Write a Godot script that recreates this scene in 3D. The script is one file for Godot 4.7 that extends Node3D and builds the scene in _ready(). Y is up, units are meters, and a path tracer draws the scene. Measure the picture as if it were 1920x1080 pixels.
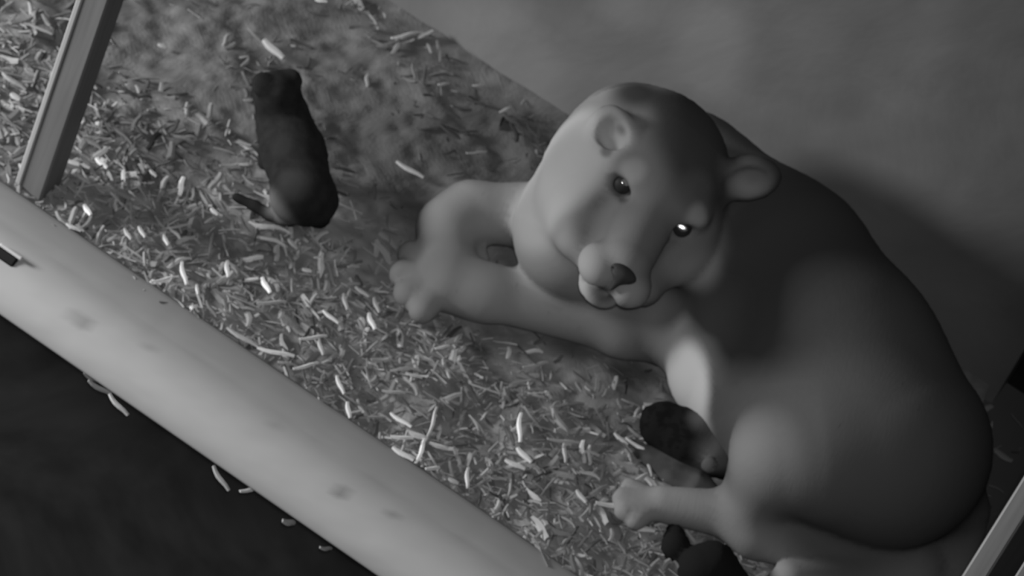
extends Node3D
# A lioness and her dark cubs on straw in a wooden den, seen at night by a high camera.

const F_PX := 7000.0          # focal length in pixels of the 1920x1080 frame
const DIST := 6.3
const PITCH := 40.0
const ROLL := 25.0

var cam_pos: Vector3
var CR: Vector3               # camera right, up and back (towards the viewer)
var CU: Vector3
var CB: Vector3
var rng := RandomNumberGenerator.new()
var n_big := FastNoiseLite.new()
var n_mid := FastNoiseLite.new()
var n_fine := FastNoiseLite.new()
var taken := {}

func _ready():
	rng.seed = 7
	setup_camera()
	setup_light()
	setup_noise()
	build_setting()
	build_sill()
	build_posts()
	build_bedding()
	build_lioness()
	build_cubs()
	build_shavings()

# ------------------------------------------------------------------ camera, sky, lights
func setup_camera():
	var p := deg_to_rad(PITCH)
	cam_pos = Vector3(0, DIST * sin(p), DIST * cos(p))
	CB = Vector3(0, sin(p), cos(p))
	var r0 := Vector3(1, 0, 0)
	var u0 := CB.cross(r0)
	var r := deg_to_rad(ROLL)
	# the camera leans so that upright things lean to the right in its picture
	CU = (u0 * cos(r) - r0 * sin(r)).normalized()
	CR = CU.cross(CB).normalized()
	var cam := Camera3D.new()
	cam.name = "den_camera"
	cam.fov = rad_to_deg(2.0 * atan(540.0 / F_PX))
	cam.near = 0.05
	cam.far = 60.0
	cam.transform = Transform3D(Basis(CR, CU, CB), cam_pos)
	# the lens is focused a little short of the den, so that everything in it is slightly soft
	var lens := CameraAttributesPhysical.new()
	lens.frustum_focal_length = 12.0 * F_PX / 540.0
	lens.frustum_focus_distance = 4.6
	lens.frustum_near = 0.05
	lens.frustum_far = 60.0
	lens.exposure_aperture = 12.5
	cam.attributes = lens
	add_child(cam, true)
	cam.current = true

func setup_light():
	var env := Environment.new()
	env.background_mode = Environment.BG_COLOR
	env.background_color = Color(0.16, 0.16, 0.16)
	env.background_energy_multiplier = 0.7
	env.tonemap_mode = Environment.TONE_MAPPER_LINEAR
	env.tonemap_exposure = 1.0
	env.sdfgi_enabled = true
	env.ssao_enabled = true
	env.ssil_enabled = true
	var we := WorldEnvironment.new()
	we.name = "night_environment"
	we.environment = env
	add_child(we, true)
	# the infrared flood lamp that lights the den from the left
	var key := OmniLight3D.new()
	key.name = "infrared_flood_light"
	key.position = Vector3(-3.3, 0.85, 0.85)
	key.light_energy = 11.5
	key.light_size = 0.4
	key.omni_range = 20.0
	key.omni_attenuation = 2.0
	key.shadow_enabled = true
	add_child(key, true)
	# the infrared diodes of the camera itself, a soft beam aimed left of the middle
	var fill := SpotLight3D.new()
	fill.name = "infrared_camera_light"
	var from := cam_pos + CU * 0.08 + CR * 0.04
	fill.transform = Transform3D(Basis(), from).looking_at(P(800, 480), Vector3.UP)
	fill.light_energy = 9.5
	fill.light_size = 0.05
	fill.spot_range = 20.0
	fill.spot_angle = 12.0
	fill.spot_angle_attenuation = 0.9
	fill.spot_attenuation = 2.0
	fill.shadow_enabled = true
	add_child(fill, true)

func setup_noise():
	var k := 0
	for n in [n_big, n_mid, n_fine]:
		n.seed = 11 + k
		n.noise_type = FastNoiseLite.TYPE_SIMPLEX_SMOOTH
		n.fractal_octaves = 3
		k += 1
	n_big.frequency = 2.2
	n_mid.frequency = 9.0
	n_fine.frequency = 40.0

# ------------------------------------------------------------------ helpers
func ray(px: float, py: float) -> Vector3:
	return (CR * (px - 960.0) - CU * (py - 540.0) - CB * F_PX).normalized()

func P(px: float, py: float, h := 0.0) -> Vector3:      # the point at height h seen at a pixel of the photograph
	var d := ray(px, py)
	return cam_pos + d * ((h - cam_pos.y) / d.y)

func grey(v: float) -> Color:                            # a base colour given by its linear value
	return Color(v, v, v).linear_to_srgb()

func numbered(called: String) -> String:
	if not taken.has(called):
		taken[called] = 0
		return called
	taken[called] += 1
	return "%s_%03d" % [called, taken[called]]

func tag(o: Node, label: String, category: String, group := ""):
	o.set_meta("label", label)
	o.set_meta("category", category)
	if group != "":
		o.set_meta("group", group)

func thing(called: String, at: Vector3, label: String, category: String, group := "") -> Node3D:
	var o := Node3D.new()
	o.name = numbered(called)
	o.position = at
	add_child(o, true)
	tag(o, label, category, group)
	return o

func obj(called: String, mesh: Mesh, mat: Material, parent: Node = self) -> MeshInstance3D:
	var o := MeshInstance3D.new()
	o.name = numbered(called) if parent == self else called
	o.mesh = mesh
	o.material_override = mat
	o.cast_shadow = GeometryInstance3D.SHADOW_CASTING_SETTING_ON
	parent.add_child(o, true)
	return o

func noise_tex(freq: float, octaves: int, ramp_lo: float, ramp_hi: float, sd: int, as_normal := false, stretch := 1.0) -> Texture2D:
	# a seamless-looking grain picture computed from noise (ramp values are linear)
	var n := FastNoiseLite.new()
	n.seed = sd
	n.frequency = freq
	n.fractal_octaves = octaves
	var size := 256
	var im := Image.create(size, size, false, Image.FORMAT_RGB8)
	for y in size:
		for x in size:
			var a := TAU * x / size
			var b := TAU * y / size
			var R := size / TAU
			# a torus walk, so that the picture repeats without a seam
			var v := 0.5 + 0.5 * n.get_noise_3d(cos(a) * R + sin(b) * R * 0.7 * stretch, sin(a) * R + cos(b) * R * 0.4 * stretch, cos(b) * R * stretch + sin(a) * R * 0.3)
			v = clampf((v - 0.5) * 1.7 + 0.5, 0.0, 1.0)
			var t: float = lerpf(ramp_lo, ramp_hi, v)
			im.set_pixel(x, y, grey(t) if not as_normal else Color(t, t, t))
	if as_normal:
		im.bump_map_to_normal_map(3.0)
	im.generate_mipmaps()
	return ImageTexture.create_from_image(im)

func mat(tone: float, rough := 0.9) -> StandardMaterial3D:
	var m := StandardMaterial3D.new()
	m.albedo_color = grey(tone)
	m.roughness = rough
	m.metallic_specular = 0.3
	return m

func vcol_mat(rough := 0.9) -> StandardMaterial3D:
	var m := StandardMaterial3D.new()
	m.vertex_color_use_as_albedo = true
	m.roughness = rough
	m.metallic_specular = 0.25
	return m

# a grid of points (rows x cols) as one smooth sheet; tone(point) gives its base colour
func grid_mesh(pts: Array, rows: int, cols: int, tones: Array) -> ArrayMesh:
	var st := SurfaceTool.new()
	st.begin(Mesh.PRIMITIVE_TRIANGLES)
	for i in pts.size():
		st.set_color(Color(tones[i], tones[i], tones[i]))
		st.set_uv(Vector2(i % cols, i / cols) * 0.1)
		st.add_vertex(pts[i])
	for r in rows - 1:
		for c in cols - 1:
			var a := r * cols + c
			for q in [a, a + 1, a + cols, a + 1, a + cols + 1, a + cols]:
				st.add_index(q)
	st.generate_normals()
	return st.commit()

func add_box(st: SurfaceTool, b: Basis, c: Vector3, half: Vector3, bev := 0.0):
	# a box with chamfered edges: three slabs of corner points
	var e := minf(bev, minf(half.x, minf(half.y, half.z)) * 0.9)
	var pts := {}
	for sx in [-1, 1]:
		for sy in [-1, 1]:
			for sz in [-1, 1]:
				for ax in 3:
					var v := Vector3(sx * (half.x - e), sy * (half.y - e), sz * (half.z - e))
					v[ax] = [sx, sy, sz][ax] * half[ax]
					pts[[sx, sy, sz, ax]] = c + b * v
	st.set_smooth_group(-1)
	var quad := func(p: Array):
		var mid: Vector3 = (p[0] + p[1] + p[2] + p[3]) * 0.25
		var nn: Vector3 = (p[1] - p[0]).cross(p[2] - p[0])
		var order := [0, 1, 2, 0, 2, 3] if nn.dot(mid - c) < 0 else [0, 2, 1, 0, 3, 2]
		for i in order:
			st.add_vertex(p[i])
	var tri := func(p: Array):
		var mid: Vector3 = (p[0] + p[1] + p[2]) / 3.0
		var nn: Vector3 = (p[1] - p[0]).cross(p[2] - p[0])
		var order := [0, 1, 2] if nn.dot(mid - c) < 0 else [0, 2, 1]
		for i in order:
			st.add_vertex(p[i])
	for s in [-1, 1]:
		quad.call([pts[[s, -1, -1, 0]], pts[[s, 1, -1, 0]], pts[[s, 1, 1, 0]], pts[[s, -1, 1, 0]]])
		quad.call([pts[[-1, s, -1, 1]], pts[[1, s, -1, 1]], pts[[1, s, 1, 1]], pts[[-1, s, 1, 1]]])
		quad.call([pts[[-1, -1, s, 2]], pts[[1, -1, s, 2]], pts[[1, 1, s, 2]], pts[[-1, 1, s, 2]]])
		for t in [-1, 1]:
			if e > 0.0:
				quad.call([pts[[s, t, -1, 0]], pts[[s, t, 1, 0]], pts[[s, t, 1, 1]], pts[[s, t, -1, 1]]])
				quad.call([pts[[s, -1, t, 0]], pts[[s, 1, t, 0]], pts[[s, 1, t, 2]], pts[[s, -1, t, 2]]])
				quad.call([pts[[-1, s, t, 1]], pts[[1, s, t, 1]], pts[[1, s, t, 2]], pts[[-1, s, t, 2]]])
				for w in [-1, 1]:
					tri.call([pts[[s, t, w, 0]], pts[[s, t, w, 1]], pts[[s, t, w, 2]]])

func box_mesh(b: Basis, c: Vector3, half: Vector3, bev := 0.002) -> ArrayMesh:
	var st := SurfaceTool.new()
	st.begin(Mesh.PRIMITIVE_TRIANGLES)
	add_box(st, b, c, half, bev)
	st.generate_normals()
	return st.commit()

# ------------------------------------------------------------------ blended bodies (surface nets)
var prims := []

func cap(a: Vector3, b: Vector3, ra: float, rb: float, k := 0.04):
	prims.append({"t": 0, "a": a, "b": b, "ra": ra, "rb": rb, "k": k, "s": false})

func ell(c: Vector3, bs: Basis, r: Vector3, k := 0.03, carve := false):
	prims.append({"t": 1, "a": c, "bs": bs.inverse(), "r": r, "k": k, "s": carve})

func carve_cap(a: Vector3, b: Vector3, ra: float, rb: float, k := 0.008):
	prims.append({"t": 0, "a": a, "b": b, "ra": ra, "rb": rb, "k": k, "s": true})

func net(lo: Vector3, hi: Vector3, cell: float, out: Dictionary, keep = null):
	var nx := int((hi.x - lo.x) / cell) + 2
	var ny := int((hi.y - lo.y) / cell) + 2
	var nz := int((hi.z - lo.z) / cell) + 2
	var f := PackedFloat32Array()
	f.resize(nx * ny * nz)
	f.fill(1.0)
	var sy := nx
	var sz := nx * ny
	for p in prims:
		var k: float = p.k
		var pad := k + cell * 2.5
		var plo: Vector3
		var phi: Vector3
		if p.t == 0:
			var rm := Vector3.ONE * maxf(p.ra, p.rb)
			plo = p.a.min(p.b) - rm
			phi = p.a.max(p.b) + rm
		else:
			var rm := Vector3.ONE * maxf(p.r.x, maxf(p.r.y, p.r.z))
			plo = p.a - rm
			phi = p.a + rm
		plo = (plo - Vector3.ONE * pad - lo) / cell
		phi = (phi + Vector3.ONE * pad - lo) / cell
		var x0 := clampi(int(plo.x), 0, nx - 1)
		var x1 := clampi(int(phi.x) + 1, 0, nx - 1)
		var y0 := clampi(int(plo.y), 0, ny - 1)
		var y1 := clampi(int(phi.y) + 1, 0, ny - 1)
		var z0 := clampi(int(plo.z), 0, nz - 1)
		var z1 := clampi(int(phi.z) + 1, 0, nz - 1)
		var a: Vector3 = p.a
		var is_cap: bool = p.t == 0
		var sub: bool = p.s
		var ba := Vector3.ZERO
		var ra := 0.0
		var dr := 0.0
		var inv_bb := 0.0
		var bs := Basis()
		var ir := Vector3.ONE
		var ir2 := Vector3.ONE
		if is_cap:
			ba = p.b - p.a
			ra = p.ra
			dr = p.rb - p.ra
			inv_bb = 1.0 / maxf(ba.length_squared(), 1e-9)
		else:
			bs = p.bs
			ir = Vector3(1.0 / p.r.x, 1.0 / p.r.y, 1.0 / p.r.z)
			ir2 = ir * ir
		var k4 := 0.25 / maxf(k, 1e-6)
		for iz in range(z0, z1 + 1):
			for iy in range(y0, y1 + 1):
				var at := iz * sz + iy * sy + x0
				var q := Vector3(lo.x + x0 * cell, lo.y + iy * cell, lo.z + iz * cell) - a
				for ix in range(x0, x1 + 1):
					var d: float
					if is_cap:
						var h := clampf(q.dot(ba) * inv_bb, 0.0, 1.0)
						d = (q - ba * h).length() - ra - dr * h
					else:
						var w := bs * q
						var k0 := (w * ir).length()
						d = k0 * (k0 - 1.0) / maxf((w * ir2).length(), 1e-6)
					var g := f[at]
					if sub:
						var m := maxf(k - absf(g + d), 0.0)
						f[at] = maxf(g, -d) + m * m * k4
					else:
						var m := maxf(k - absf(g - d), 0.0)
						f[at] = minf(g, d) - m * m * k4
					at += 1
					q.x += cell
	# one vertex in every cell that the surface crosses
	var ids := PackedInt32Array()
	ids.resize(nx * ny * nz)
	ids.fill(-1)
	var verts: PackedVector3Array = out.v
	var norms: PackedVector3Array = out.n
	var idx: PackedInt32Array = out.i
	var start := verts.size()
	var lim := cell * 1.8
	for iz in nz - 1:
		for iy in ny - 1:
			var at := iz * sz + iy * sy
			for ix in nx - 1:
				var f0 := f[at]
				if f0 < lim and f0 > -lim:
					var f1 := f[at + 1]
					var f2 := f[at + sy]
					var f3 := f[at + sy + 1]
					var f4 := f[at + sz]
					var f5 := f[at + sz + 1]
					var f6 := f[at + sz + sy]
					var f7 := f[at + sz + sy + 1]
					var c := int(f0 < 0) + int(f1 < 0) + int(f2 < 0) + int(f3 < 0) + int(f4 < 0) + int(f5 < 0) + int(f6 < 0) + int(f7 < 0)
					if c > 0 and c < 8:
						var g := Vector3(f1 + f3 + f5 + f7 - f0 - f2 - f4 - f6, f2 + f3 + f6 + f7 - f0 - f1 - f4 - f5, f4 + f5 + f6 + f7 - f0 - f1 - f2 - f3)
						var mean := (f0 + f1 + f2 + f3 + f4 + f5 + f6 + f7) * 0.125
						var grad := g * (0.25 / cell)
						var off := -grad * (mean / maxf(grad.length_squared(), 1e-4))
						off = off.clamp(Vector3.ONE * -cell * 0.6, Vector3.ONE * cell * 0.6)
						ids[at] = verts.size()
						verts.append(Vector3(lo.x + (ix + 0.5) * cell, lo.y + (iy + 0.5) * cell, lo.z + (iz + 0.5) * cell) + off)
						norms.append(grad.normalized())
				at += 1
	for iz in range(1, nz - 1):
		for iy in range(1, ny - 1):
			var at := iz * sz + iy * sy + 1
			for ix in range(1, nx - 1):
				if ids[at] >= 0 or (f[at] < lim and f[at] > -lim):
					var ins := f[at] < 0.0
					for ax in 3:
						var st: int = [1, sy, sz][ax]
						if (f[at + st] < 0.0) == ins:
							continue
						var u: int = [sy, sz, 1][ax]
						var w: int = [sz, 1, sy][ax]
						var a := ids[at]
						var b := ids[at - u]
						var c := ids[at - u - w]
						var d := ids[at - w]
						if a < 0 or b < 0 or c < 0 or d < 0:
							continue
						if keep != null and not keep.call(verts[a]):
							continue
						if ins:
							for q in [a, c, b, a, d, c]:
								idx.append(q)
						else:
							for q in [a, b, c, a, c, d]:
								idx.append(q)
				at += 1
	out.v = verts
	out.n = norms
	out.i = idx
	out.start = start

func body_mesh(o: Dictionary, base: Vector3, paint: Callable, rough_amp := 0.0) -> ArrayMesh:
	var v: PackedVector3Array = o.v
	var n: PackedVector3Array = o.n
	var cols := PackedColorArray()
	cols.resize(v.size())
	for i in v.size():
		var t: float = paint.call(v[i], n[i])
		cols[i] = Color(t, t, t)
		if rough_amp > 0.0:
			v[i] += n[i] * rough_amp * n_fine.get_noise_3dv(v[i] * Vector3(1.6, 1.0, 1.6))
		v[i] -= base
	var arr := []
	arr.resize(Mesh.ARRAY_MAX)
	arr[Mesh.ARRAY_VERTEX] = v
	arr[Mesh.ARRAY_NORMAL] = n
	arr[Mesh.ARRAY_COLOR] = cols
	arr[Mesh.ARRAY_INDEX] = o.i
	var m := ArrayMesh.new()
	m.add_surface_from_arrays(Mesh.PRIMITIVE_TRIANGLES, arr)
	return m

func fresh() -> Dictionary:
	prims = []
	return {"v": PackedVector3Array(), "n": PackedVector3Array(), "i": PackedInt32Array(), "start": 0}

func spots_tone(base: float, spots: Array, p: Vector3) -> float:
	var t := base
	for s in spots:
		var d: float = p.distance_to(s[0]) / s[1]
		if d < 1.0:
			t = lerpf(t, s[2], s[3] * smoothstep(1.0, s[4] if s.size() > 4 else 0.35, d))
	return t

func fur_mat(rough := 0.95) -> StandardMaterial3D:
	var m := vcol_mat(rough)
	m.normal_enabled = true
	m.normal_texture = noise_tex(0.09, 3, 0.2, 0.8, 5, true, 0.45)
	m.normal_scale = 0.12
	m.uv1_triplanar = true
	m.uv1_scale = Vector3.ONE * 7.0
	return m

func sphere(r: float, segs := 20, rings := 12) -> SphereMesh:
	var s := SphereMesh.new()
	s.radius = r
	s.height = 2.0 * r
	s.radial_segments = segs
	s.rings = rings
	return s

# ------------------------------------------------------------------ wall and floors
var SILL0: Vector3
var SE: Vector3               # along the sill, to the right
var SN: Vector3               # outwards, to the viewer
var W0: Vector3
var WE: Vector3               # along the back wall
var WN: Vector3               # from the wall into the den

func wall_point(px: float, py: float) -> Vector2:        # where a pixel meets the wall: along it, and up
	var d := ray(px, py)
	var t := (W0 - cam_pos).dot(WN) / d.dot(WN)
	var p := cam_pos + d * t
	return Vector2((p - W0).dot(WE), p.y)

func frame_vectors():
	SILL0 = P(80, 383, 0.02)
	SE = (P(1000, 1012, 0.02) - SILL0).normalized()
	SN = SE.cross(Vector3.UP) * -1.0
	if SN.z < 0:
		SN = -SN
	W0 = P(950, 150)
	WE = (P(1880, 745) - W0).normalized()
	WN = Vector3.UP.cross(WE)
	if WN.z < 0:
		WN = -WN

var w_end := 1.7

func build_setting():
	frame_vectors()
	# back wall, a slab with a plastered face, lighter in a few patches
	w_end = wall_point(1872, 735).x
	var L := -1.5
	var cols := 90
	var rows := 56
	var pts := []
	var tones := []
	var pale_patches := [[wall_point(905, 75), 0.17, 0.20], [wall_point(985, 135), 0.12, 0.19], [wall_point(1335, 60), 0.10, 0.20], [wall_point(1330, 130), 0.09, 0.195], [wall_point(1170, 10), 0.07, 0.18]]
	for r in rows:
		for c in cols:
			var s := lerpf(L, w_end, float(c) / (cols - 1))
			var y := lerpf(1.6, -0.05, float(r) / (rows - 1))
			pts.append(W0 + WE * s + Vector3.UP * y + WN * 0.003 * n_mid.get_noise_2d(s, y))
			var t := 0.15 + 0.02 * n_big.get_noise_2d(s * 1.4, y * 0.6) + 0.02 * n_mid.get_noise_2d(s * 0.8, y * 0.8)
			for q in pale_patches:
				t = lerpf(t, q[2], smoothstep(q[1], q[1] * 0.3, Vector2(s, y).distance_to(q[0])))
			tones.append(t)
	var wm := vcol_mat(0.85)
	wm.normal_enabled = true
	wm.normal_texture = noise_tex(0.05, 4, 0.3, 0.7, 21, true)
	wm.normal_scale = 0.25
	wm.uv1_triplanar = true
	wm.uv1_scale = Vector3.ONE * 1.7
	var st := SurfaceTool.new()
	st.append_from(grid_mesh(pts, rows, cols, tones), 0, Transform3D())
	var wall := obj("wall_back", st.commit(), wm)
	wall.set_meta("kind", "structure")
	var backing := obj("backing", box_mesh(Basis(WE, Vector3.UP, -WN), W0 + WE * (L + w_end) * 0.5 - WN * 0.054 + Vector3.UP * 0.775, Vector3((w_end - L) * 0.5, 0.83, 0.05)), mat(0.19), wall)
	backing.set_meta("kind", "structure")
	# the side wall far behind the gap at the right
	var side := obj("wall_right", box_mesh(Basis(WE, Vector3.UP, -WN), W0 + WE * (w_end + 1.0) - WN * 0.3 + Vector3.UP * 0.75, Vector3(0.04, 0.9, 0.9)), mat(0.04))
	side.set_meta("kind", "structure")
	# den floor under the bedding, and the passage floor in front
	var fl := obj("floor", box_mesh(Basis(SE, Vector3.UP, SN), SILL0 + SE * 0.4 - SN * 0.5 - Vector3.UP * 0.105, Vector3(1.2, 0.06, 0.56)), mat(0.12))
	fl.set_meta("kind", "structure")
	var fm := mat(0.023, 0.95)
	fm.albedo_texture = noise_tex(0.03, 4, 0.5, 1.0, 33)
	fm.uv1_triplanar = true
	fm.uv1_scale = Vector3.ONE * 1.3
	var fp := obj("floor", box_mesh(Basis(), Vector3(0, -0.37, 1.0), Vector3(5, 0.05, 5)), fm)
	fp.set_meta("kind", "structure")

# ------------------------------------------------------------------ sill board
func build_sill():
	var base := SILL0 + SE * 0.4 + SN * 0.12 + Vector3.UP * -0.18
	var t := thing("threshold_beam", base, "wide pale timber threshold beam running diagonally along the front of the straw", "beam")
	# section: offset outwards, height
	var prof := [[0.0, -0.14], [0.0, 0.008], [0.004, 0.015], [0.012, 0.019]]
	for i in 8:
		prof.append([0.02 + i * 0.009, 0.0195 - 0.00008 * i * i])
	for i in 13:
		var a := PI * 0.5 * i / 12.0
		prof.append([0.086 + 0.093 * sin(a), -0.055 + 0.0705 * cos(a)])
	prof.append([0.179, -0.060])
	prof.append([0.177, -0.064])
	prof.append([0.172, -0.066])
	prof.append([0.10, -0.14])
	var cols := prof.size()
	var rows := 150
	var l0 := -0.9
	var l1 := 2.3
	var pts := []
	var tones := []
	var knots := [[150, 600, 0.02, 0.22], [640, 925, 0.014, 0.2], [742, 970, 0.011, 0.16], [285, 655, 0.012, 0.3], [520, 800, 0.012, 0.32], [980, 1040, 0.012, 0.3]]
	var kp := []
	for k in knots:
		kp.append([ray(k[0], k[1]), k[2], k[3]])
	var slot_ray := ray(3, 474)
	var slot_at := base
	var slot_gap := 1.0
	for r in rows:
		var s := lerpf(l0, l1, float(r) / (rows - 1))
		for c in cols:
			var o: float = prof[c][0]
			var y: float = prof[c][1]
			var wob := 0.0008 * n_mid.get_noise_2d(s * 2.0, o * 9.0)
			var p: Vector3 = SILL0 + SE * s + SN * (o + wob) + Vector3.UP * (y - 0.02 + wob)
			pts.append(p - base)
			var tone := 0.44 + 0.012 * n_fine.get_noise_2d(s * 0.25, (o - y) * 1.5) + 0.012 * n_big.get_noise_2d(s * 2.0, o * 8.0)
			# darker towards the edge next to the straw
			tone = lerpf(tone, 0.28, smoothstep(0.17, 0.0, o + 0.01 * n_mid.get_noise_2d(s * 2.0, 3.0)))
			for k in kp:
				tone = lerpf(tone, k[2], 0.75 * smoothstep(k[1], k[1] * 0.3, (p - cam_pos).cross(k[0]).length()))
			tones.append(tone)
			var gap := (p - cam_pos).cross(slot_ray).length()
			if c < cols - 2 and gap < slot_gap:
				slot_gap = gap
				slot_at = p
	var m := vcol_mat(0.8)
	m.cull_mode = BaseMaterial3D.CULL_DISABLED
	obj("beam_body", grid_mesh(pts, rows, cols, tones), m, t)
	# bolt slot near the left end: a dark plate as its shaded hole, a pale strip as painted highlight
	var q := slot_at - base
	var bs := Basis(SE, Vector3.UP, SN).rotated(SE, 0.75)
	var slot := obj("bolt_slot", box_mesh(bs, q, Vector3(0.022, 0.006, 0.009), 0.003), mat(0.01, 0.6), t)
	slot.set_meta("label", "dark slot")
	obj("slot_highlight", box_mesh(bs, q + bs * Vector3(0.006, 0.003, -0.011), Vector3(0.022, 0.006, 0.003), 0.002), mat(0.6, 0.6), t)

# ------------------------------------------------------------------ frame posts
func build_posts():
	var m_dark := mat(0.10, 0.6)
	var m_face := mat(0.17, 0.65)
	var m_edge := mat(0.45, 0.6)
	var grain := noise_tex(0.06, 3, 0.75, 1.0, 41, false, 0.2)
	for m in [m_dark, m_face, m_edge]:
		m.albedo_texture = grain
		m.uv1_triplanar = true
		m.uv1_scale = Vector3(6, 1.2, 6)
	var b := Basis(SE, Vector3.UP, SN)
	# left post: a dark square tube with a pale fillet along its left edge
	var at := P(58, 371, 0.0)
	var t := thing("frame_post", at, "dark square frame post standing on the left end of the timber beam", "post")
	var lean := b.rotated(Vector3.BACK, 0.0)
	obj("tube", box_mesh(lean, Vector3(0.0, 0.45, -0.03), Vector3(0.024, 0.45, 0.03), 0.003), m_face, t)
	var fil := obj("edge_fillet", box_mesh(lean, Vector3(0.0, 0.45, 0) - SE * 0.029 - SN * 0.005, Vector3(0.005, 0.45, 0.009), 0.002), m_edge, t)
	fil.set_meta("label", "thin pale edge strip")
	# right post: two pale flanges with a dark web set back between them
	var at2 := P(1592, 1425, 0.0)
	var u := thing("frame_post", at2, "channel shaped frame post with two pale flanges at the bottom right", "post")
	obj("web", box_mesh(b, Vector3(0, 0.45, 0) + SE * 0.065 - SN * 0.05, Vector3(0.07, 0.45, 0.012), 0.002), m_dark, u)
	for s in [[0.014, 0.016], [0.080, 0.017]]:
		var f := obj("flange", box_mesh(b, Vector3(0, 0.45, 0) + SE * s[0] - SN * 0.022, Vector3(s[1], 0.45, 0.026), 0.003), m_edge, u)
		f.set_meta("label", "pale upright flange")

# ------------------------------------------------------------------ bedding
func bed_h(x: float, z: float) -> float:
	return 0.006 + 0.012 * n_big.get_noise_2d(x * 1.8, z * 1.8) + 0.008 * n_mid.get_noise_2d(x, z) + 0.004 * n_fine.get_noise_2d(x * 0.8, z * 0.8)

var shade_patches := []  # dark bedding patches: post shadow and shaded hollows painted in

func build_bedding():
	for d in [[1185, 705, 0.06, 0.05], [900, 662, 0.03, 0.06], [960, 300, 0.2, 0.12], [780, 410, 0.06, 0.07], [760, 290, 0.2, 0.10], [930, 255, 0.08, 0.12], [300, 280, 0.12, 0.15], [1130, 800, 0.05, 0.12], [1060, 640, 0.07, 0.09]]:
		shade_patches.append([P(d[0], d[1]), d[2], d[3]])
	var x0 := -1.5
	var x1 := 1.35
	var step := 0.0105
	var cols := int((x1 - x0) / step)
	var rows := 100
	var pts := []
	var tones := []
	for r in rows:
		for c in cols:
			var g := float(r) / (rows - 1)
			var s_end := lerpf((W0 + WE * w_end - SILL0).dot(SE), (P(1592, 1425) - SILL0).dot(SE) + 0.02, g)
			var s := lerpf(-0.7, s_end, float(c) / (cols - 1))
			var a := W0 + WE * ((SILL0 + SE * s - W0).dot(WE))
			a.y = 0
			var b := SILL0 + SE * s + SN * 0.004
			var p := a.lerp(b, g)
			p.y = bed_h(p.x, p.z) * (0.3 + 0.7 * smoothstep(0.0, 0.2, g)) - 0.006 * smoothstep(0.94, 1.0, g) + 0.006 * smoothstep(0.05, 0.0, g)
			pts.append(p)
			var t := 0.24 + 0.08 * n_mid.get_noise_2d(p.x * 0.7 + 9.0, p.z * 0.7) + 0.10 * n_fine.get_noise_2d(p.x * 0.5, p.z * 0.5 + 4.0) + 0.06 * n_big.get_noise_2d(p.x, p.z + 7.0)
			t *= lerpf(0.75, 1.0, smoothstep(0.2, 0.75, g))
			for d in shade_patches:
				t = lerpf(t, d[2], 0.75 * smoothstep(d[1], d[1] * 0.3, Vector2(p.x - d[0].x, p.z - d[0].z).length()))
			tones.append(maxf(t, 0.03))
	var m := vcol_mat(1.0)
	m.normal_enabled = true
	m.normal_texture = noise_tex(0.12, 4, 0.1, 0.9, 51, true)
	m.normal_scale = 0.25
	m.uv1_triplanar = true
	m.uv1_scale = Vector3.ONE * 4.0
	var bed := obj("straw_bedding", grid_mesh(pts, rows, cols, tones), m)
	tag(bed, "trodden bedding of chopped straw and dust covering the den floor", "bedding")
	bed.set_meta("kind", "stuff")
	# loose chopped straw lying in the bedding
	var kinds := []
	for v in 4:
		kinds.append(straw_mesh(Vector3(-0.5, 0, 0), Vector3(0.5, 0, 0), [0.14, 0.22, 0.3, 0.1][v], [0.10, 0.22, -0.12, 0.05][v], 0.05, Vector3.UP))
	var xs := [[], [], [], []]
	var cs := [[], [], [], []]
	var tries := 0
	var placed := 0
	while placed < 8500 and tries < 60000:
		tries += 1
		var s := rng.randf_range(-0.45, 1.6)
		var g := rng.randf()
		var b := SILL0 + SE * s
		var p := b - SN * (0.95 * g - 0.012 - 0.022 * pow(rng.randf(), 3.0))
		var dens: float = lerpf(1.0, 0.07, smoothstep(0.2, 0.52, g)) + 0.25 * n_big.get_noise_2d(p.x * 2.0, p.z * 2.0)
		if rng.randf() > dens:
			continue
		placed += 1
		var len := rng.randf_range(0.008, 0.022) if rng.randf() < 0.55 else rng.randf_range(0.022, 0.055)
		p.y = bed_h(p.x, p.z) + rng.randf_range(-0.003, 0.006)
		if (p - SILL0).dot(SN) > -0.01:
			p.y = maxf(p.y, 0.003)
		var tilt := rng.randfn(0.0, 0.22)
		var bs := Basis(Vector3.UP, rng.randf() * TAU) * Basis(Vector3.BACK, tilt) * Basis(Vector3.RIGHT, rng.randfn(0.0, 0.5))
		var k := rng.randi() % 4
		xs[k].append(Transform3D(bs.scaled_local(Vector3.ONE * len), p))
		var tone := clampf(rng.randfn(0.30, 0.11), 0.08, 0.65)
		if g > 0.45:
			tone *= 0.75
		for d in shade_patches:
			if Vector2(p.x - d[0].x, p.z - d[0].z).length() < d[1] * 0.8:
				tone *= 0.5  # straw lying there takes the same painted shade
		cs[k].append(tone)
	for k in 4:
		var mm := MultiMesh.new()
		mm.transform_format = MultiMesh.TRANSFORM_3D
		mm.use_colors = true
		mm.mesh = kinds[k]
		mm.instance_count = xs[k].size()
		for i in xs[k].size():
			mm.set_instance_transform(i, xs[k][i])
			mm.set_instance_color(i, Color(cs[k][i], cs[k][i], cs[k][i]))
		var o := MultiMeshInstance3D.new()
		o.name = numbered("chopped_straw")
		o.multimesh = mm
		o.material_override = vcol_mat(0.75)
		add_child(o, true)
		tag(o, "countless short bits of chopped straw scattered over the bedding", "straw", "chopped straw in the bedding")
		o.set_meta("kind", "stuff")

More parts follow.
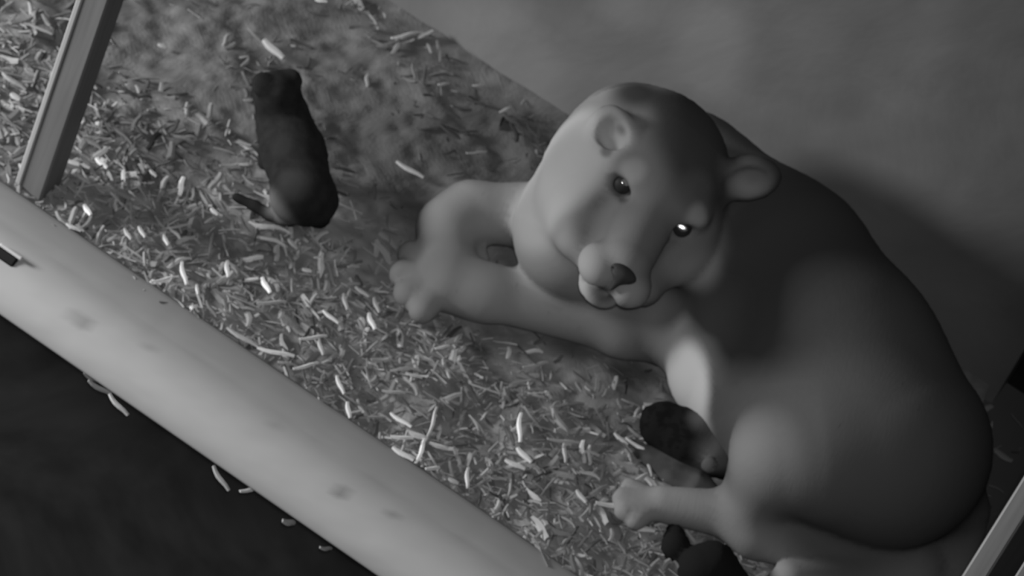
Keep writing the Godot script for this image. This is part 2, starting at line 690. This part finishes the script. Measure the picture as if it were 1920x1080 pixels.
# a flat, slightly curled strip of straw from a to b; width and bend as shares of its length
func straw_mesh(a: Vector3, b: Vector3, width: float, bend: float, thick: float, up: Vector3) -> ArrayMesh:
	var len := a.distance_to(b)
	var dir := (b - a) / len
	var side := dir.cross(up).normalized()
	var top := side.cross(dir).normalized()
	var st := SurfaceTool.new()
	st.begin(Mesh.PRIMITIVE_TRIANGLES)
	st.set_color(Color.WHITE)
	st.set_smooth_group(-1)
	var rings := []
	var n := 5
	for i in n + 1:
		var t := float(i) / n
		var c := a.lerp(b, t) + top * len * bend * (0.25 - (t - 0.5) * (t - 0.5)) + side * len * bend * 0.3 * sin(t * 5.0)
		var w := len * width * 0.5 * (1.0 - 0.35 * absf(2.0 * t - 1.0))
		var h := len * thick * 0.5
		rings.append([c - side * w - top * h * 0.4, c + top * h, c + side * w - top * h * 0.4, c - top * h])
	for i in n:
		for j in 4:
			var q := [rings[i][j], rings[i][(j + 1) % 4], rings[i + 1][(j + 1) % 4], rings[i + 1][j]]
			for e in [0, 1, 2, 0, 2, 3]:
				st.add_vertex(q[e])
	for e in [[0, 2, 1], [0, 3, 2]]:
		for j in e:
			st.add_vertex(rings[0][j])
	for e in [[0, 1, 2], [0, 2, 3]]:
		for j in e:
			st.add_vertex(rings[n][j])
	st.generate_normals()
	return st.commit()

# ------------------------------------------------------------------ lioness
var HX: Vector3
var HU: Vector3
var HF: Vector3
var HE: Vector3

func hp(x: float, u: float, f: float) -> Vector3:        # a point of the head: right, up, forward from between the eyes
	return HE + HX * x + HU * u + HF * f

func build_lioness():
	var o := fresh()
	HF = (CR * -0.09 + CU * -0.44 + CB * 0.89).normalized()
	HX = (CR * 0.8 + CU * -0.57 + CB * -0.2)
	HX = (HX - HF * HX.dot(HF)).normalized()
	HU = HF.cross(HX)
	HE = P(1224, 388, 0.38)
	var HB := Basis(HX, HU, HF)
	var base := P(1400, 760, 0.0)
	# trunk
	cap(P(1125, 445, 0.13), P(1270, 380, 0.17), 0.12, 0.13, 0.05)
	cap(P(1270, 360, 0.18), P(1435, 530, 0.19), 0.14, 0.175, 0.06)
	cap(P(1435, 530, 0.19), P(1545, 690, 0.20), 0.175, 0.185, 0.06)
	cap(P(1545, 690, 0.20), P(1670, 840, 0.19), 0.185, 0.165, 0.06)
	cap(P(1350, 700, 0.11), P(1480, 790, 0.12), 0.085, 0.12, 0.06)
	# neck
	cap(hp(-0.02, -0.0, -0.14), P(1115, 425, 0.17), 0.125, 0.13, 0.06)
	ell(hp(-0.10, 0.0, -0.145), HB, Vector3(0.06, 0.08, 0.07), 0.05)
	cap(P(1112, 335, 0.29), P(1076, 440, 0.21), 0.07, 0.09, 0.07)
	ell(hp(-0.095, -0.05, -0.065), HB, Vector3(0.055, 0.085, 0.06), 0.06)
	# forelegs
	cap(P(1085, 410, 0.11), P(880, 398, 0.075), 0.066, 0.048, 0.02)
	cap(P(880, 400, 0.075), P(838, 425, 0.065), 0.05, 0.045, 0.03)
	cap(P(838, 425, 0.065), P(835, 490, 0.055), 0.045, 0.05, 0.03)
	for q in [[890, 462, 0.045], [900, 485, 0.04], [885, 510, 0.035]]:
		cap(P(845, 485, 0.05), P(q[0], q[1], q[2]), 0.028, 0.017, 0.012)
	cap(P(1400, 570, 0.13), P(1180, 600, 0.075), 0.105, 0.068, 0.06)
	cap(P(1150, 592, 0.07), P(905, 548, 0.055), 0.06, 0.043, 0.02)
	cap(P(905, 548, 0.055), P(840, 528, 0.05), 0.046, 0.052, 0.03)
	for q in [[772, 478, 0.04], [756, 513, 0.034], [764, 550, 0.03], [792, 580, 0.03]]:
		cap(P(828, 528, 0.045), P(q[0], q[1], q[2]), 0.034, 0.025, 0.006)
	# hind legs
	var tha := P(1690, 820, 0.24)
	var thb := P(1468, 845, 0.19)
	var thd := (thb - tha).normalized()
	var thu := thd.cross(CB).normalized()
	ell((tha * 0.5 + thb * 0.5), Basis(thd, thu, thd.cross(thu)), Vector3(0.17, 0.125, 0.12), 0.06)
	cap(P(1530, 845, 0.21), P(1452, 850, 0.19), 0.085, 0.058, 0.05)
	cap(P(1455, 855, 0.19), P(1405, 975, 0.06), 0.06, 0.042, 0.03)
	cap(P(1440, 900, 0.11), P(1700, 1010, 0.06), 0.065, 0.05, 0.03)
	cap(P(1420, 1000, 0.045), P(1700, 1045, 0.05), 0.045, 0.045, 0.02)
	cap(P(1700, 1015, 0.06), P(1720, 1062, 0.04), 0.042, 0.035, 0.03)
	cap(P(1720, 1062, 0.04), P(1480, 1085, 0.035), 0.035, 0.03, 0.02)
	cap(P(1405, 970, 0.055), P(1240, 945, 0.035), 0.042, 0.030, 0.03)
	for q in [[1182, 915, 0.03], [1166, 934, 0.026], [1170, 958, 0.022], [1192, 976, 0.02]]:
		cap(P(1232, 945, 0.034), P(q[0], q[1], q[2]), 0.020, 0.0175, 0.007)
	# tail along the ground
	cap(P(1800, 960, 0.12), P(1800, 1075, 0.03), 0.05, 0.025, 0.04)
	cap(P(1800, 1075, 0.03), P(1560, 1120, 0.022), 0.025, 0.018, 0.02)
	cap(P(1560, 1120, 0.022), P(1380, 1095, 0.02), 0.018, 0.016, 0.02)
	# head
	ell(hp(0, 0.02, -0.10), HB, Vector3(0.105, 0.088, 0.115), 0.04)
	for s in [-1, 1]:
		ell(hp(s * 0.085, -0.06, -0.06), HB, Vector3(0.055, 0.07, 0.058), 0.05)
		ell(hp(s * 0.065, -0.115, -0.0), HB, Vector3(0.04, 0.035, 0.06), 0.04)
		ell(hp(s * 0.055, 0.024, -0.018), HB, Vector3(0.032, 0.016, 0.024), 0.025)
	cap(hp(0, 0.0, -0.03), hp(0, -0.06, 0.10), 0.052, 0.043, 0.035)
	cap(hp(0, -0.08, -0.06), hp(0, -0.115, 0.075), 0.075, 0.038, 0.035)
	for s in [-1, 1]:
		ell(hp(s * 0.028, -0.088, 0.108), HB, Vector3(0.037, 0.034, 0.044), 0.012)
	ell(hp(0, -0.132, 0.090), HB, Vector3(0.036, 0.023, 0.036), 0.012)
	for s in [-1, 1]:
		# round ears, cupped to the front
		var eb := HB * Basis(Vector3.BACK, -s * 0.75) * Basis(Vector3.UP, s * 0.35)
		var es := 0.82 if s < 0 else 1.0
		ell(hp(s * 0.112 - 0.004, 0.070 + s * 0.030, -0.09 if s > 0 else -0.062), eb, Vector3(0.047, 0.056, 0.024) * es, 0.022)
		ell(hp(s * 0.115 - 0.004, 0.074 + s * 0.030, -0.066 if s > 0 else -0.040), eb, Vector3(0.030, 0.038, 0.020) * es, 0.012, true)
		# eye sockets, mouth line, nostrils
		ell(hp(s * 0.062, -0.002, 0.012), HB * Basis(Vector3.BACK, s * 0.3), Vector3(0.022, 0.012, 0.022), 0.012, true)
		carve_cap(hp(s * 0.004, -0.115, 0.145), hp(s * 0.06, -0.118, 0.085), 0.006, 0.004, 0.006)
	var hc := hp(0, -0.02, -0.04)
	var hr := 0.225
	var lo := Vector3(-0.40, -0.03, -0.45)
	var hi := Vector3(1.10, 0.52, 0.62)
	net(lo, hi, 0.0095, o, func(v): return v.distance_to(hc) > hr - 0.012)
	net(hc - Vector3.ONE * (hr + 0.02), hc + Vector3.ONE * (hr + 0.02), 0.0045, o, func(v): return v.distance_to(hc) < hr)
	# coat: grey fawn, darker back, pale throat, chin, belly, plus painted light and shade
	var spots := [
		[P(1480, 470, 0.30), 0.36, 0.07, 0.95, 0.7], [P(1600, 640, 0.30), 0.38, 0.06, 0.95, 0.7], [P(1740, 780, 0.28), 0.3, 0.09, 0.9, 0.6],  # shadow of the head over back and flank is in these dark tones
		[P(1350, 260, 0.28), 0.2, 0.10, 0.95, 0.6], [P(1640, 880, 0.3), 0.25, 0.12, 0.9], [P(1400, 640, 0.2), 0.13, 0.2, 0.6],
		[hp(0.02, 0, 0), 0.16, 0.18, 1.0, 0.8],  # front of the face dimmed, its weaker light painted in
		[hp(-0.16, -0.04, -0.05), 0.11, 0.50, 0.95, 0.65], [hp(-0.16, -0.13, -0.08), 0.13, 0.50, 0.95, 0.65], [P(1060, 420, 0.2), 0.14, 0.46, 0.9, 0.5], [P(1120, 500, 0.12), 0.12, 0.42, 0.8], [hp(-0.13, -0.03, -0.05), 0.075, 0.42, 0.9], [hp(0.125, -0.06, -0.04), 0.06, 0.30, 0.8],  # lit left side of cheek and neck painted pale
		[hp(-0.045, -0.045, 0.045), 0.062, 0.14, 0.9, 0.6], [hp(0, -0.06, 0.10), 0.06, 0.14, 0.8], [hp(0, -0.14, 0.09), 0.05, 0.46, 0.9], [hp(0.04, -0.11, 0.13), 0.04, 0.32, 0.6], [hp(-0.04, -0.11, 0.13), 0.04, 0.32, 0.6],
		[P(1300, 715, 0.12), 0.085, 0.5, 0.97, 0.6], [P(1340, 770, 0.10), 0.06, 0.45, 0.8], [P(1260, 610, 0.14), 0.09, 0.2, 0.8], [P(1440, 860, 0.2), 0.1, 0.26, 0.8], [P(1580, 990, 0.1), 0.14, 0.10, 0.9],  # the dark last tone paints the shade under the thigh
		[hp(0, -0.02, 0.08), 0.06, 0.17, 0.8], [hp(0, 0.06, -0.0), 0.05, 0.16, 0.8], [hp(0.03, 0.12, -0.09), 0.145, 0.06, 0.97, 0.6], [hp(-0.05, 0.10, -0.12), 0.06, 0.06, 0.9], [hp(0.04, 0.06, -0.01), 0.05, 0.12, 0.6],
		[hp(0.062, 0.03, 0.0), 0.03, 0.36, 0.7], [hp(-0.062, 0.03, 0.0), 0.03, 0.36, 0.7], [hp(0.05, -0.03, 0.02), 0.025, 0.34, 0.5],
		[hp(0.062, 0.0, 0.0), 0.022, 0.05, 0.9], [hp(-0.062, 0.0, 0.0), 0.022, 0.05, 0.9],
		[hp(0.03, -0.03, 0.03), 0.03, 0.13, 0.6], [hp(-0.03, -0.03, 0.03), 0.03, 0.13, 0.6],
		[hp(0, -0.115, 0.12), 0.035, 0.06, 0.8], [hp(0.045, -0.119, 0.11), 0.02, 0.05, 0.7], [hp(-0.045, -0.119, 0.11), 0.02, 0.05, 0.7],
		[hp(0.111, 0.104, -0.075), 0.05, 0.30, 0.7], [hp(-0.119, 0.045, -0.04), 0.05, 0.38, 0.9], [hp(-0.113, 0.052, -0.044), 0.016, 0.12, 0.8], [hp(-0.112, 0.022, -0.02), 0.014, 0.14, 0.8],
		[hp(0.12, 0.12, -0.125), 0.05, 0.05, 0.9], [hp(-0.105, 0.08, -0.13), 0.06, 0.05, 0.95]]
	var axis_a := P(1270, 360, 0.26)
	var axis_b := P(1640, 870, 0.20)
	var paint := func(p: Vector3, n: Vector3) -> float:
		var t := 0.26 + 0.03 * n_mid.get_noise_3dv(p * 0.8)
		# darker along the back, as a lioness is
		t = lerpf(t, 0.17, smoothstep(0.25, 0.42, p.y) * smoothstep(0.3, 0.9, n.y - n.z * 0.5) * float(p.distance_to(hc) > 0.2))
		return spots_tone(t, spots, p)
	var t := thing("lioness", base, "lioness lying on the straw along the wall with her head raised towards the camera", "lion")
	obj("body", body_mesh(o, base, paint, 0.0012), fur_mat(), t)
	# nose pad
	var nb := fresh()
	ell(hp(0, -0.062, 0.146), HB, Vector3(0.024, 0.013, 0.013), 0.006)
	cap(hp(0, -0.066, 0.148), hp(0, -0.092, 0.149), 0.011, 0.004, 0.008)
	for s in [-1, 1]:
		carve_cap(hp(s * 0.015, -0.070, 0.161), hp(s * 0.020, -0.064, 0.151), 0.004, 0.004, 0.003)
	net(hp(0, -0.075, 0.145) - Vector3.ONE * 0.045, hp(0, -0.075, 0.145) + Vector3.ONE * 0.045, 0.0025, nb)
	var nm := vcol_mat(0.6)
	var nose := obj("nose", body_mesh(nb, base, func(_p, _n): return 0.045), nm, t)
	nose.set_meta("label", "dark nose pad")
	# eyes: dark glossy balls; behind each pupil a bright reflecting layer
	var em := mat(0.03, 0.55)
	var tm := mat(0.98, 0.22)
	tm.metallic = 1.0
	for s in [-1, 1]:
		var ep := hp(s * 0.060, -0.002, -0.008)
		var eye := obj("eye", sphere(0.0165), em, t)
		eye.position = ep - base
		var look: Vector3 = (cam_pos - ep).normalized() if s > 0 else (HF * 0.8 + CR * 0.4 + CU * 0.5).normalized()
		var pup := obj("pupil", sphere(0.0072, 20, 10), tm, eye)
		pup.transform = Transform3D(Basis(Vector3.UP.cross(look).normalized(), look.cross(Vector3.UP.cross(look)).normalized(), look).scaled_local(Vector3(1.4, 0.85, 0.25)), look * 0.0158)
		if s > 0:
			pup.set_meta("label", "pupil shining white")
	# tail tuft
	var tf := fresh()
	cap(P(1385, 1095, 0.02), P(1335, 1066, 0.022), 0.02, 0.038, 0.03)
	cap(P(1335, 1066, 0.022), P(1308, 1068, 0.02), 0.036, 0.030, 0.03)
	cap(P(1303, 1058, 0.008), P(1272, 1030, 0.012), 0.014, 0.018, 0.01)
	cap(P(1266, 1026, 0.016), P(1266, 1004, 0.016), 0.022, 0.018, 0.012)
	var tc := P(1320, 1045, 0.02)
	net(tc - Vector3(0.16, 0.07, 0.16), tc + Vector3(0.16, 0.09, 0.16), 0.005, tf)
	var tuft := obj("tail_tuft", body_mesh(tf, base, func(_p, _n): return 0.012, 0.004), fur_mat(), t)
	tuft.set_meta("label", "black tail tuft")

# ------------------------------------------------------------------ cubs
func build_cubs():
	var fm := fur_mat()
	# the cub standing alone at the left, seen from behind
	var o := fresh()
	cap(P(572, 365, 0.085), P(550, 285, 0.10), 0.050, 0.048, 0.03)
	cap(P(550, 285, 0.10), P(530, 220, 0.12), 0.048, 0.042, 0.03)
	cap(P(530, 220, 0.12), P(520, 185, 0.15), 0.036, 0.034, 0.025)
	var hd := P(518, 172, 0.165)
	cap(hd, P(504, 166, 0.155), 0.038, 0.028, 0.02)
	for e in [[492, 158, 0.185], [546, 152, 0.19]]:
		ell(P(e[0], e[1], e[2]), Basis(CR, CU, CB), Vector3(0.019, 0.021, 0.011), 0.008)
	for q in [[548, 372, 0.07, 540, 402, 0.02, 536, 398, 0.014], [592, 380, 0.07, 598, 405, 0.02, 590, 404, 0.014]]:
		cap(P(q[0], q[1], q[2]), P(q[3], q[4], q[5]), 0.036, 0.02, 0.02)
		cap(P(q[3], q[4], q[5]), P(q[6] - 8, q[7] - 6, q[8]), 0.018, 0.016, 0.01)
	for q in [[515, 250, 0.09, 500, 305, 0.014], [562, 250, 0.09, 575, 330, 0.014]]:
		cap(P(q[0], q[1], q[2]), P(q[3], q[4], q[5]), 0.024, 0.016, 0.02)
	var path := [P(560, 400, 0.05), P(532, 410, 0.03), P(505, 402, 0.026), P(478, 386, 0.026), P(442, 369, 0.026)]
	for i in 4:
		cap(path[i], path[i + 1], 0.012 - 0.001 * i, 0.011 - 0.001 * i, 0.008)
	var c := P(540, 290, 0.08)
	net(c - Vector3(0.22, 0.1, 0.24), c + Vector3(0.22, 0.16, 0.24), 0.0055, o)
	var base := P(550, 330, 0.0)
	var s1 := [[P(545, 345, 0.12), 0.045, 0.05, 0.8], [P(532, 388, 0.06), 0.045, 0.2, 0.95, 0.5], [P(520, 172, 0.2), 0.022, 0.07, 0.8], [P(525, 270, 0.14), 0.03, 0.035, 0.6]]  # cub's shadow put into its dark coat; lit hind leg painted pale
	var t := thing("lion_cub", base, "dark lion cub walking away alone on the bare bedding left of the lioness", "lion cub", "dark lion cubs")
	obj("body", body_mesh(o, base, func(p, n): return spots_tone(0.022 + 0.008 * n_fine.get_noise_3dv(p), s1, p), 0.002), fm, t)
	# the cub at the belly
	o = fresh()
	cap(P(1248, 798, 0.045), P(1300, 828, 0.05), 0.040, 0.048, 0.03)
	cap(P(1300, 828, 0.05), P(1335, 850, 0.05), 0.046, 0.036, 0.02)
	cap(P(1340, 852, 0.055), P(1362, 872, 0.045), 0.036, 0.024, 0.015)
	for e in [[1345, 828, 0.085], [1330, 872, 0.07]]:
		ell(P(e[0], e[1], e[2]), Basis(CR, CU, CB), Vector3(0.014, 0.014, 0.008), 0.008)
	cap(P(1240, 800, 0.04), P(1222, 780, 0.02), 0.03, 0.018, 0.02)
	cap(P(1262, 815, 0.03), P(1250, 838, 0.012), 0.024, 0.014, 0.015)
	cap(P(1310, 850, 0.03), P(1312, 880, 0.012), 0.022, 0.014, 0.015)
	c = P(1295, 825, 0.05)
	net(c - Vector3(0.14, 0.08, 0.14), c + Vector3(0.14, 0.08, 0.14), 0.005, o)
	base = P(1290, 830, 0.0)
	var s2 := [[P(1350, 855, 0.09), 0.06, 0.11, 0.9], [P(1320, 795, 0.09), 0.04, 0.12, 0.8], [P(1300, 870, 0.03), 0.04, 0.1, 0.7]]
	t = thing("lion_cub", base, "black looking lion cub lying tight against the pale belly of the lioness", "lion cub", "dark lion cubs")
	obj("body", body_mesh(o, base, func(p, n): return spots_tone(0.008 + 0.003 * n_fine.get_noise_3dv(p), s2, p), 0.0015), fm, t)
	# the cub sunk in the straw in front of it
	o = fresh()
	cap(P(1196, 850, 0.0), P(1265, 890, 0.008), 0.020, 0.030, 0.02)
	cap(P(1265, 890, 0.008), P(1300, 912, 0.012), 0.030, 0.028, 0.02)
	cap(P(1300, 912, 0.014), P(1326, 926, 0.012), 0.030, 0.022, 0.012)
	for e in [[1308, 900, 0.038], [1296, 930, 0.03]]:
		ell(P(e[0], e[1], e[2]), Basis(CR, CU, CB), Vector3(0.011, 0.011, 0.007), 0.006)
	cap(P(1196, 850, 0.0), P(1172, 826, 0.004), 0.012, 0.008, 0.01)
	c = P(1255, 880, 0.01)
	net(c - Vector3(0.14, 0.07, 0.14), c + Vector3(0.14, 0.07, 0.14), 0.0045, o)
	base = P(1255, 885, 0.0)
	var s3 := [[P(1315, 925, 0.03), 0.045, 0.12, 0.8], [P(1240, 905, 0.02), 0.03, 0.1, 0.6]]
	t = thing("lion_cub", base, "dark lion cub half sunk in the straw above the outstretched hind foot", "lion cub", "dark lion cubs")
	obj("body", body_mesh(o, base, func(p, n): return spots_tone(0.055 + 0.02 * n_fine.get_noise_3dv(p), s3, p), 0.0015), fm, t)

# ------------------------------------------------------------------ loose pieces one can pick out
var straw_mats := []

func shaving(d: Array, label: String, group: String):
	# d: two pixels, width in pixels, tone; the piece lies on the bedding
	var a := P(d[0], d[1], 0.012)
	var b := P(d[2], d[3], 0.012)
	a.y = maxf(bed_h(a.x, a.z), -0.002) + 0.010
	b.y = maxf(bed_h(b.x, b.z), -0.002) + 0.010
	a += ray(d[0], d[1]) * ((a.y - 0.012) / ray(d[0], d[1]).y)
	b += ray(d[2], d[3]) * ((b.y - 0.012) / ray(d[2], d[3]).y)
	a.y = maxf(bed_h(a.x, a.z), -0.002) + 0.014
	b.y = maxf(bed_h(b.x, b.z), -0.002) + 0.014
	var mid := (a + b) * 0.5
	var len := a.distance_to(b)
	var m := straw_mesh(a - mid, b - mid, d[4] * 0.0009 / len, 0.12, 0.003 / len, (Vector3.UP + SN * 0.6 - SE * 0.4).normalized())
	var o := obj("straw_stalk", m, straw_mats[d[5]])
	o.position = mid
	tag(o, label, "straw", group)

func build_shavings():
	for v in [0.45, 0.68, 0.92]:
		var m := mat(v, 0.7)
		straw_mats.append(m)
	var g1 := "pale stalks in the straw along the beam"
	var l1 := "pale stalk among the loose straw along the inner edge of the beam"
	for d in [[156, 388, 168, 406, 10, 2], [215, 378, 215, 398, 8, 1], [283, 528, 300, 538, 7, 1], [368, 536, 369, 556, 7, 1], [355, 578, 360, 584, 8, 1],
			[508, 533, 539, 531, 6, 0], [425, 492, 425, 523, 9, 1], [306, 442, 313, 463, 8, 1], [259, 427, 270, 448, 8, 1], [394, 393, 407, 406, 9, 1],
			[588, 485, 604, 485, 6, 1], [565, 507, 583, 512, 9, 1], [690, 590, 700, 621, 10, 1], [643, 554, 648, 585, 8, 0], [604, 585, 632, 611, 8, 1],
			[425, 616, 482, 652, 9, 0], [482, 652, 550, 673, 9, 1], [550, 691, 596, 686, 9, 1], [560, 639, 612, 634, 9, 1], [596, 640, 604, 668, 8, 0],
			[630, 707, 643, 741, 8, 1], [650, 756, 654, 787, 9, 1], [122, 424, 150, 437, 8, 1], [179, 298, 200, 315, 10, 1], [115, 298, 166, 320, 9, 0],
			[232, 432, 244, 452, 8, 0], [140, 330, 168, 345, 8, 0], [248, 390, 262, 396, 7, 0], [280, 322, 292, 334, 8, 0], [665, 540, 690, 560, 8, 0],
			[700, 560, 708, 590, 8, 0], [715, 735, 760, 738, 7, 0], [760, 700, 790, 712, 7, 0], [540, 450, 556, 470, 9, 0], [600, 460, 618, 452, 7, 0]]:
		var l := l1
		if d[0] < 265:
			l = "pale stalk in the loose straw near the foot of the dark post"
		elif d[0] > 620 and d[1] < 600:
			l = "dull stalk in the straw close to the front paws of the lioness"
		elif d[1] > 600:
			l = "pale stalk in the straw along the middle stretch of the beam"
		elif d[0] < 380:
			l = "pale stalk in the straw between lone cub and the beam"
		else:
			l = "pale stalk in the open straw below the lone cub"
		shaving(d, l, g1)
	var solo := [
		[[280, 534, 334, 523, 8, 2], "pale stalk lying level beside the beam, its left tip over the edge"],
		[[340, 494, 346, 538, 9, 1], "pale upright stalk just right of the level stalk by the beam"],
		[[490, 523, 503, 554, 10, 2], "brightest short stalk in the open straw between beam and lone cub"],
		[[482, 568, 536, 571, 9, 0], "flat dull stalk lying level just below the brightest short stalk"],
		[[977, 774, 971, 832, 9, 2], "long bright stalk pointing up in the straw below the forelegs"],
		[[968, 842, 994, 870, 11, 1], "short slanting chip at the foot of the long bright stalk"],
		[[945, 865, 982, 884, 10, 1], "pale chip forming the bottom of the hook under the long bright stalk"],
		[[877, 879, 873, 919, 8, 1], "lone upright stalk standing at the edge of the beam, lower middle"],
		[[1059, 827, 1057, 870, 8, 0], "thin dull upright stalk between the hooked stalk and the cubs"],
		[[732, 75, 783, 64, 9, 1], "pale stalk lying alone far back near the foot of the wall"],
		[[742, 305, 792, 337, 10, 0], "slanting stalk lying on dark bedding between lone cub and lioness"],
		[[873, 290, 911, 288, 6, 0], "thin level stalk on dark bedding just left of the lioness's neck"],
		[[493, 77, 529, 111, 15, 0], "broad dull shaving lying behind the head of the lone cub"],
		[[1116, 945, 1177, 956, 11, 1], "bright level stalk lying under the toes of the hind foot"],
		[[1080, 921, 1097, 945, 9, 0], "short slanting stalk just left of the hind foot's bright stalk"],
		[[1180, 988, 1226, 1000, 12, 1], "thick pale stalk lying left of the black tail tuft"],
		[[1250, 995, 1277, 984, 9, 1], "small bright stalk lying on top of the black tail tuft"],
		[[752, 575, 795, 586, 9, 1], "pale stalk lying below the front paw of the lioness"],
		[[815, 655, 842, 650, 8, 1], "small bright stalk lying below the forearm of the lioness"],
		[[1025, 825, 1085, 835, 8, 0], "dull stalk lying level left of the sunken cub"]]
	for q in solo:
		shaving(q[0], q[1], "")
	var star := [[[731, 776, 769, 804, 8, 1], "upper left arm of the star shaped straw cluster at the beam"], [[731, 820, 773, 828, 9, 1], "level left arm of the star shaped straw cluster at the beam"],
		[[734, 842, 773, 867, 10, 1], "lower left arm of the star shaped straw cluster at the beam"], [[778, 870, 799, 823, 9, 2], "brightest arm of the star shaped straw cluster, pointing down"],
		[[799, 823, 820, 767, 7, 1], "long thin upper arm of the star shaped straw cluster"], [[804, 832, 839, 846, 10, 1], "short right arm of the star shaped straw cluster"],
		[[797, 881, 823, 881, 10, 1], "pale level chip just below the star shaped straw cluster"], [[839, 900, 858, 910, 9, 0], "dull chip between the star shaped cluster and the lone upright stalk"],
		[[760, 812, 800, 826, 12, 1], "broad piece crossing the middle of the star shaped straw cluster"]]
	for q in star:
		shaving(q[0], q[1], "stalks of the star shaped cluster")
	var far := [[[822, 158, 841, 160, 9, 0], "small dull straw bit halfway between lone cub's head and the lioness's ear"], [[885, 163, 905, 164, 7, 0], "dull straw bit lying nearest the wall foot, left of the lioness's head"],
		[[160, 150, 180, 170, 9, 0], "dull straw bit just right of the dark left post"], [[295, 85, 310, 92, 10, 0], "dull straw bit at the back between the left post and the lone cub"],
		[[590, 2, 612, 6, 8, 1], "pale straw bit at the top edge of the picture above the lone cub"], [[345, 205, 362, 198, 7, 0], "thin dull straw bit left of the lone cub's shoulders"],
		[[20, 175, 36, 190, 12, 0], "broad straw bit lying left of the dark left post"], [[935, 213, 955, 206, 7, 0], "thin straw bit close to the neck outline of the lioness"]]
	for q in far:
		shaving(q[0], q[1], "bits of straw far back on the bedding")
	# rim of straw round the cubs
	var rim := [[[1205, 765, 1222, 808, 9, 0], "stalk standing along the left side of the black belly cub"], [[1222, 805, 1250, 845, 8, 0], "stalk along the lower left side of the black belly cub"],
		[[1172, 822, 1230, 862, 8, 1], "pale stalk along the upper tip of the sunken cub"], [[1230, 862, 1282, 893, 9, 0], "long stalk lying between the two huddled cubs"],
		[[1282, 893, 1312, 898, 9, 1], "short pale stalk lying above the head of the sunken cub"], [[1206, 760, 1250, 765, 10, 0], "broad stalk lying along the top of the black belly cub"],
		[[1258, 845, 1270, 872, 8, 1], "short pale stalk under the middle of the black belly cub"], [[1150, 815, 1175, 838, 8, 0], "dull stalk lying left of the sunken cub's tip"],
		[[1300, 945, 1345, 955, 9, 1], "pale stalk lying below the head of the sunken cub beside the hind leg"], [[1185, 905, 1215, 890, 10, 0], "dull stalk lying above the toes of the hind foot"]]
	for q in rim:
		shaving(q[0], q[1], "rim of straw around the huddled cubs")
	# straw caught under the outer edge of the beam, hanging into the dark
	var hung := 0
	# straw caught under the outer edge of the beam, hanging into the dark
	for d in [[158, 699, 182, 716, 8, 0], [166, 713, 207, 741, 9, 0], [205, 738, 238, 780, 9, 1], [400, 873, 427, 921, 9, 0], [450, 921, 497, 908, 9, 1], [530, 976, 553, 982, 12, 0], [600, 1026, 622, 1030, 8, 0]]:
		var a := P(d[0], d[1], -0.082)
		var b := P(d[2], d[3], -0.10)
		var mid := (a + b) * 0.5
		var len := a.distance_to(b)
		var o := obj("hanging_straw", straw_mesh(a - mid, b - mid, d[4] * 0.0009 / len, 0.15, 0.003 / len, (Vector3.UP + SN).normalized()), straw_mats[d[5]])
		o.position = mid
		hung += 1
		tag(o, "straw poking out under the beam's outer edge, %s from the left" % ["first", "second", "third", "fourth", "fifth", "sixth", "seventh"][hung - 1], "straw", "straw hanging from under the beam")
